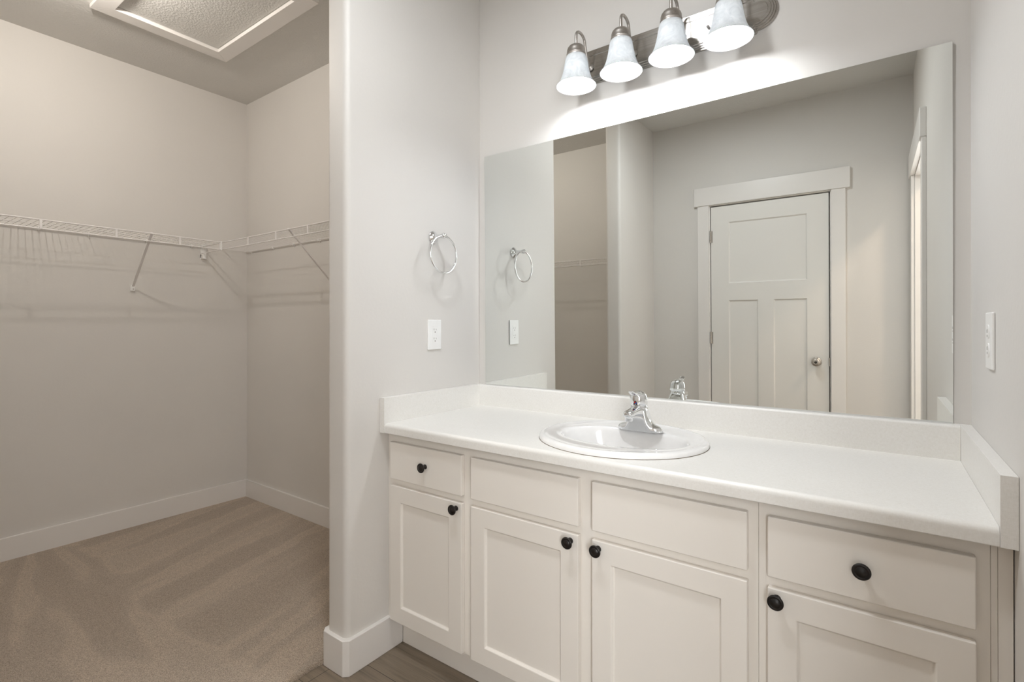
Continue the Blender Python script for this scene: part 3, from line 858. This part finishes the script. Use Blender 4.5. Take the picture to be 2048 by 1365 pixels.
# ------------------------------------------------------------------ closet wire shelves
SZ = 1.6880
DEP = 0.290
def wire_shelf(name, label, org, along, out, length, posts, clips, braces, loc):
    """org: wall corner at deck level; along, out: unit vectors; posts/clips/braces: distances along"""
    A, O = Vector(along), Vector(out); P = Vector(org); Z = Vector((0, 0, 1))
    e = empty(name, loc, label, 'shelf', 'white wire closet shelves')
    pt = lambda a, o, z=0.0: P + A * a + O * o + Z * z
    d = MB()
    nw = int(length / 0.0254)
    for k in range(nw + 1):
        a = k * 0.0254 + 0.006
        if a > length: break
        d.tube([pt(a, 0.010, 0.001), pt(a, DEP, 0.001)], 0.0012, 5)
    d.tube([pt(0, DEP * 0.55, -0.0015), pt(length, DEP * 0.55, -0.0015)], 0.0019, 6)
    d.build('wire_deck', M_WIRE, e, smooth=50)
    MB().tube([pt(0, 0.010, -0.002), pt(length, 0.010, -0.002)], 0.0034, 8).build('back_rod', M_WIRE, e, smooth=50)
    lab(MB().tube([pt(0, DEP, 0), pt(length, DEP, 0)], 0.0034, 8).build('front_rod', M_WIRE, e, smooth=50), 'upper front rod')
    lab(MB().tube([pt(0, DEP, -0.043), pt(length, DEP, -0.043)], 0.0032, 8).build('front_rod', M_WIRE, e, smooth=50), 'lower front rod')
    def slat(p, q, w, t, wide):
        """flat strip from p to q, width along wide"""
        p, q = Vector(p), Vector(q); dd = (q - p).normalized(); wv = Vector(wide).normalized(); n = dd.cross(wv).normalized()
        return [[c + wv * sx * w / 2 + n * sn * t / 2 for sx, sn in ((-1, -1), (1, -1), (1, 1), (-1, 1))] for c in (p, q)]
    for a in posts:
        MB().rings(slat(pt(a, DEP + 0.001, 0.002), pt(a, DEP + 0.001, -0.045), 0.0105, 0.0042, A)).build('lip_post', M_WIRE, e, 0.0008)
    for a in clips:
        m = MB()
        q = [pt(a - 0.006, 0.0, -0.010), pt(a + 0.006, 0.016, 0.006)]
        m.box(q[0].x, q[0].y, q[0].z, q[1].x, q[1].y, q[1].z)
        m.tube([pt(a, 0.004, -0.006), pt(a, 0.004, -0.019)], 0.0024, 8)
        m.build('wall_clip', M_PLASTIC, e, 0.0012)
    for a in braces:
        m = MB()
        top, foot = pt(a, DEP - 0.002, 0.004), pt(a, 0.010, -0.278)
        m.rings(slat(top, foot, 0.0125, 0.0042, A))
        m.rings(slat(top + Z * 0.001, top + (foot - top) * 0.16, 0.0140, 0.0060, A))
        b = m.build('brace', M_WIRE, e, 0.001)
        f = MB()
        q = [pt(a - 0.0115, 0.0, -0.305), pt(a + 0.0115, 0.0125, -0.272)]
        f.box(q[0].x, q[0].y, q[0].z, q[1].x, q[1].y, q[1].z)
        s_ = f.build('brace_foot', M_PLASTIC, e, 0.0025)
        reparent(s_, b)
        k = MB().lathe([(0.0032, 0), (0.0032, 0.0008)], pt(a + 0.001, 0.0125, -0.293), out, 12).build('screw', M_SATIN, e)
        reparent(k, b)
    return e, pt
CLX = -T            # closet side of the stub walls
L1 = CLX - XL - 0.008
# back wall shelf: along +x from the left wall, out = -y
sb, ptb = wire_shelf('wire_shelf', 'white wire shelf along the closet back wall, running behind the stub wall', (XL + 0.004, YB, SZ), (1, 0, 0), (0, -1, 0), L1,
    [x - XL - 0.004 for x in (-1.475, -1.181, -0.883, -0.586, -0.29)], [x - XL - 0.004 for x in (-1.997, -1.719, -1.482, -1.214, -0.95, -0.69, -0.43, -0.2)],
    [x - XL - 0.004 for x in (-1.066, -0.36)], (XL + 1.0, YB, SZ))
m = MB()
m.box(XL, -0.258, SZ - 0.072, XL + 0.012, -0.2885, SZ + 0.012)
m.box(XL, -0.266, SZ - 0.079, XL + 0.030, -0.2885, SZ - 0.048)
m.box(XL, -0.266, SZ - 0.012, XL + 0.030, -0.2885, SZ + 0.008)
m.build('end_bracket', M_PLASTIC, sb, 0.0012)
# left wall shelf: from the front shelf's lip to the back shelf's lip, out = +x
YL0, YL1 = YO + DEP + 0.008, YB - DEP - 0.008
sl, ptl = wire_shelf('wire_shelf', 'white wire shelf along the left closet wall with a diagonal brace', (XL, YL0, SZ), (0, 1, 0), (1, 0, 0), YL1 - YL0,
    [y - YL0 for y in (-0.518, -0.8165, -1.113, -1.410, -1.706)], [y - YL0 for y in (-0.345, -0.587, -0.860, -1.064, -1.33, -1.60, -1.85)],
    [y - YL0 for y in (-0.655, -1.62)], (XL, -1.1, SZ))
m = MB()
m.box(XL + DEP - 0.018, YL1 - 0.006, SZ - 0.049, XL + DEP + 0.010, YL1 + 0.001, SZ + 0.006)
m.build('corner_joiner', M_PLASTIC, sl, 0.0015)
# front wall shelf, seen only in the mirror
sf, ptf = wire_shelf('wire_shelf', 'white wire shelf in the closet seen through the opening in the mirror', (XL + 0.004, YO, SZ), (1, 0, 0), (0, 1, 0), L1,
    [x - XL - 0.004 for x in (-1.70, -1.41, -1.11, -0.815, -0.510, -0.21)], [x - XL - 0.004 for x in (-1.9, -1.45, -1.0, -0.65, -0.3)],
    [x - XL - 0.004 for x in (-1.3,)], (XL + 1.0, YO, SZ))

# ------------------------------------------------------------------ attic hatch
ah = empty('attic_hatch', ((HX0 + HX1) / 2, (HY0 + HY1) / 2, ZC), 'stippled attic hatch panel with white mitred trim in the closet ceiling', 'hatch')
CWH = 0.077
def mitred(p, q, pi, qi):
    m = MB()
    m.rings([[(a[0], a[1], z) for a in (p, q, qi, pi)] for z in (ZC - 0.018, ZC)])
    return m
oc = [(HX0 - CWH, HY0 - CWH), (HX1 + CWH, HY0 - CWH), (HX1 + CWH, HY1 + CWH), (HX0 - CWH, HY1 + CWH)]
ic = [(HX0, HY0), (HX1, HY0), (HX1, HY1), (HX0, HY1)]
for k in range(4):
    j = (k + 1) % 4
    mitred(oc[k], oc[j], ic[k], ic[j]).build('trim_board', M_TRIM, ah, 0.0012)
MB().box(HX0 + 0.003, HY0 + 0.003, ZC + 0.001, HX1 - 0.003, HY1 - 0.003, ZC + 0.02).build('hatch_panel', M_CEIL, ah)

# ------------------------------------------------------------------ lamps outside the frame, with an added fill lamp and window
def light(name, kind, loc, power, col, parent, size, rot=(0, 0, 0), size_y=None):
    d = bpy.data.lights.new(name, kind)
    d.energy = power; d.color = col
    if kind == 'POINT': d.shadow_soft_size = size
    else:
        d.shape = 'RECTANGLE' if size_y else 'DISK'
        d.size = size
        if size_y: d.size_y = size_y
    o = bpy.data.objects.new(name, d); COL.objects.link(o)
    o.parent = parent; o.location = Vector(loc) - Vector(parent.location); o.rotation_euler = rot
    return o
cl = empty('ceiling_light', (-1.13, -1.15, ZC), 'bare bulb in a white lampholder on the closet ceiling', 'light')
MB().lathe([(0.058, 0), (0.058, -0.012), (0.045, -0.022), (0.024, -0.026), (0.022, -0.040), (0.013, -0.044), (0.013, -0.055)], (-1.13, -1.15, ZC), n=32, cap0=True).build('lampholder', M_PLASTIC, cl, smooth=40)
light('bulb', 'POINT', (-1.13, -1.15, ZC - 0.085), CLOSET_BULB, (1.0, 0.93, 0.845), cl, 0.029)
bl = empty('ceiling_light', (2.40, -1.52, ZC), 'flush ceiling lamp in the room beyond the right doorway', 'light')
MB().lathe([(0.10, 0), (0.10, -0.02), (0.09, -0.025)], (2.40, -1.52, ZC), n=32).build('lamp_base', M_NICKEL, bl, smooth=40)
light('diffuser', 'AREA', (2.40, -1.52, ZC - 0.027), BATH_BULB, (1.0, 0.76, 0.58), bl, 0.17)
RLX, RLY = 0.68, -1.12  # added ceiling lamp, out of view, to brighten the vanity room
rl = empty('ceiling_light', (RLX, RLY, ZC), 'added round fill lamp, unseen, on the ceiling in front of the vanity', 'light')
MB().lathe([(0.185, 0), (0.185, -0.030), (0.172, -0.036)], (RLX, RLY, ZC), n=40).build('lamp_base', M_NICKEL, rl, smooth=40)
light('diffuser', 'AREA', (RLX, RLY, ZC - 0.038), ROOM_FILL, (0.955, 0.985, 1.01), rl, 0.20)

wn = empty('fill_window_1', ((WX0 + WX1) / 2, YR, WZ0), 'added unseen window giving fill light from the room beyond the right doorway', 'window')
wn['kind'] = 'structure'  # added window, out of view, sends soft light through the doorway
MB().box(WX0, YR - 0.080, WZ0, WX1, YR - 0.072, WZ1).build('fill_window_pane', M_OPAL, wn)
light('fill_light', 'AREA', ((WX0 + WX1) / 2, YR - 0.068, (WZ0 + WZ1) / 2), BATH_WINDOW_FILL, (0.93, 0.97, 1.01), wn, WX1 - WX0 - 0.02, (-PI / 2, 0, PI), WZ1 - WZ0 - 0.02)
mb = MB()
for x in (WX0, (WX0 + WX1) / 2 - 0.018, WX1 - 0.035): mb.box(x, YR - 0.06, WZ0, x + 0.035, YR - 0.025, WZ1)
for z in (WZ0, WZ1 - 0.035): mb.box(WX0, YR - 0.06, z, WX1, YR - 0.025, z + 0.035)
mb.build('fill_window_frame', M_TRIM, wn, 0.002)
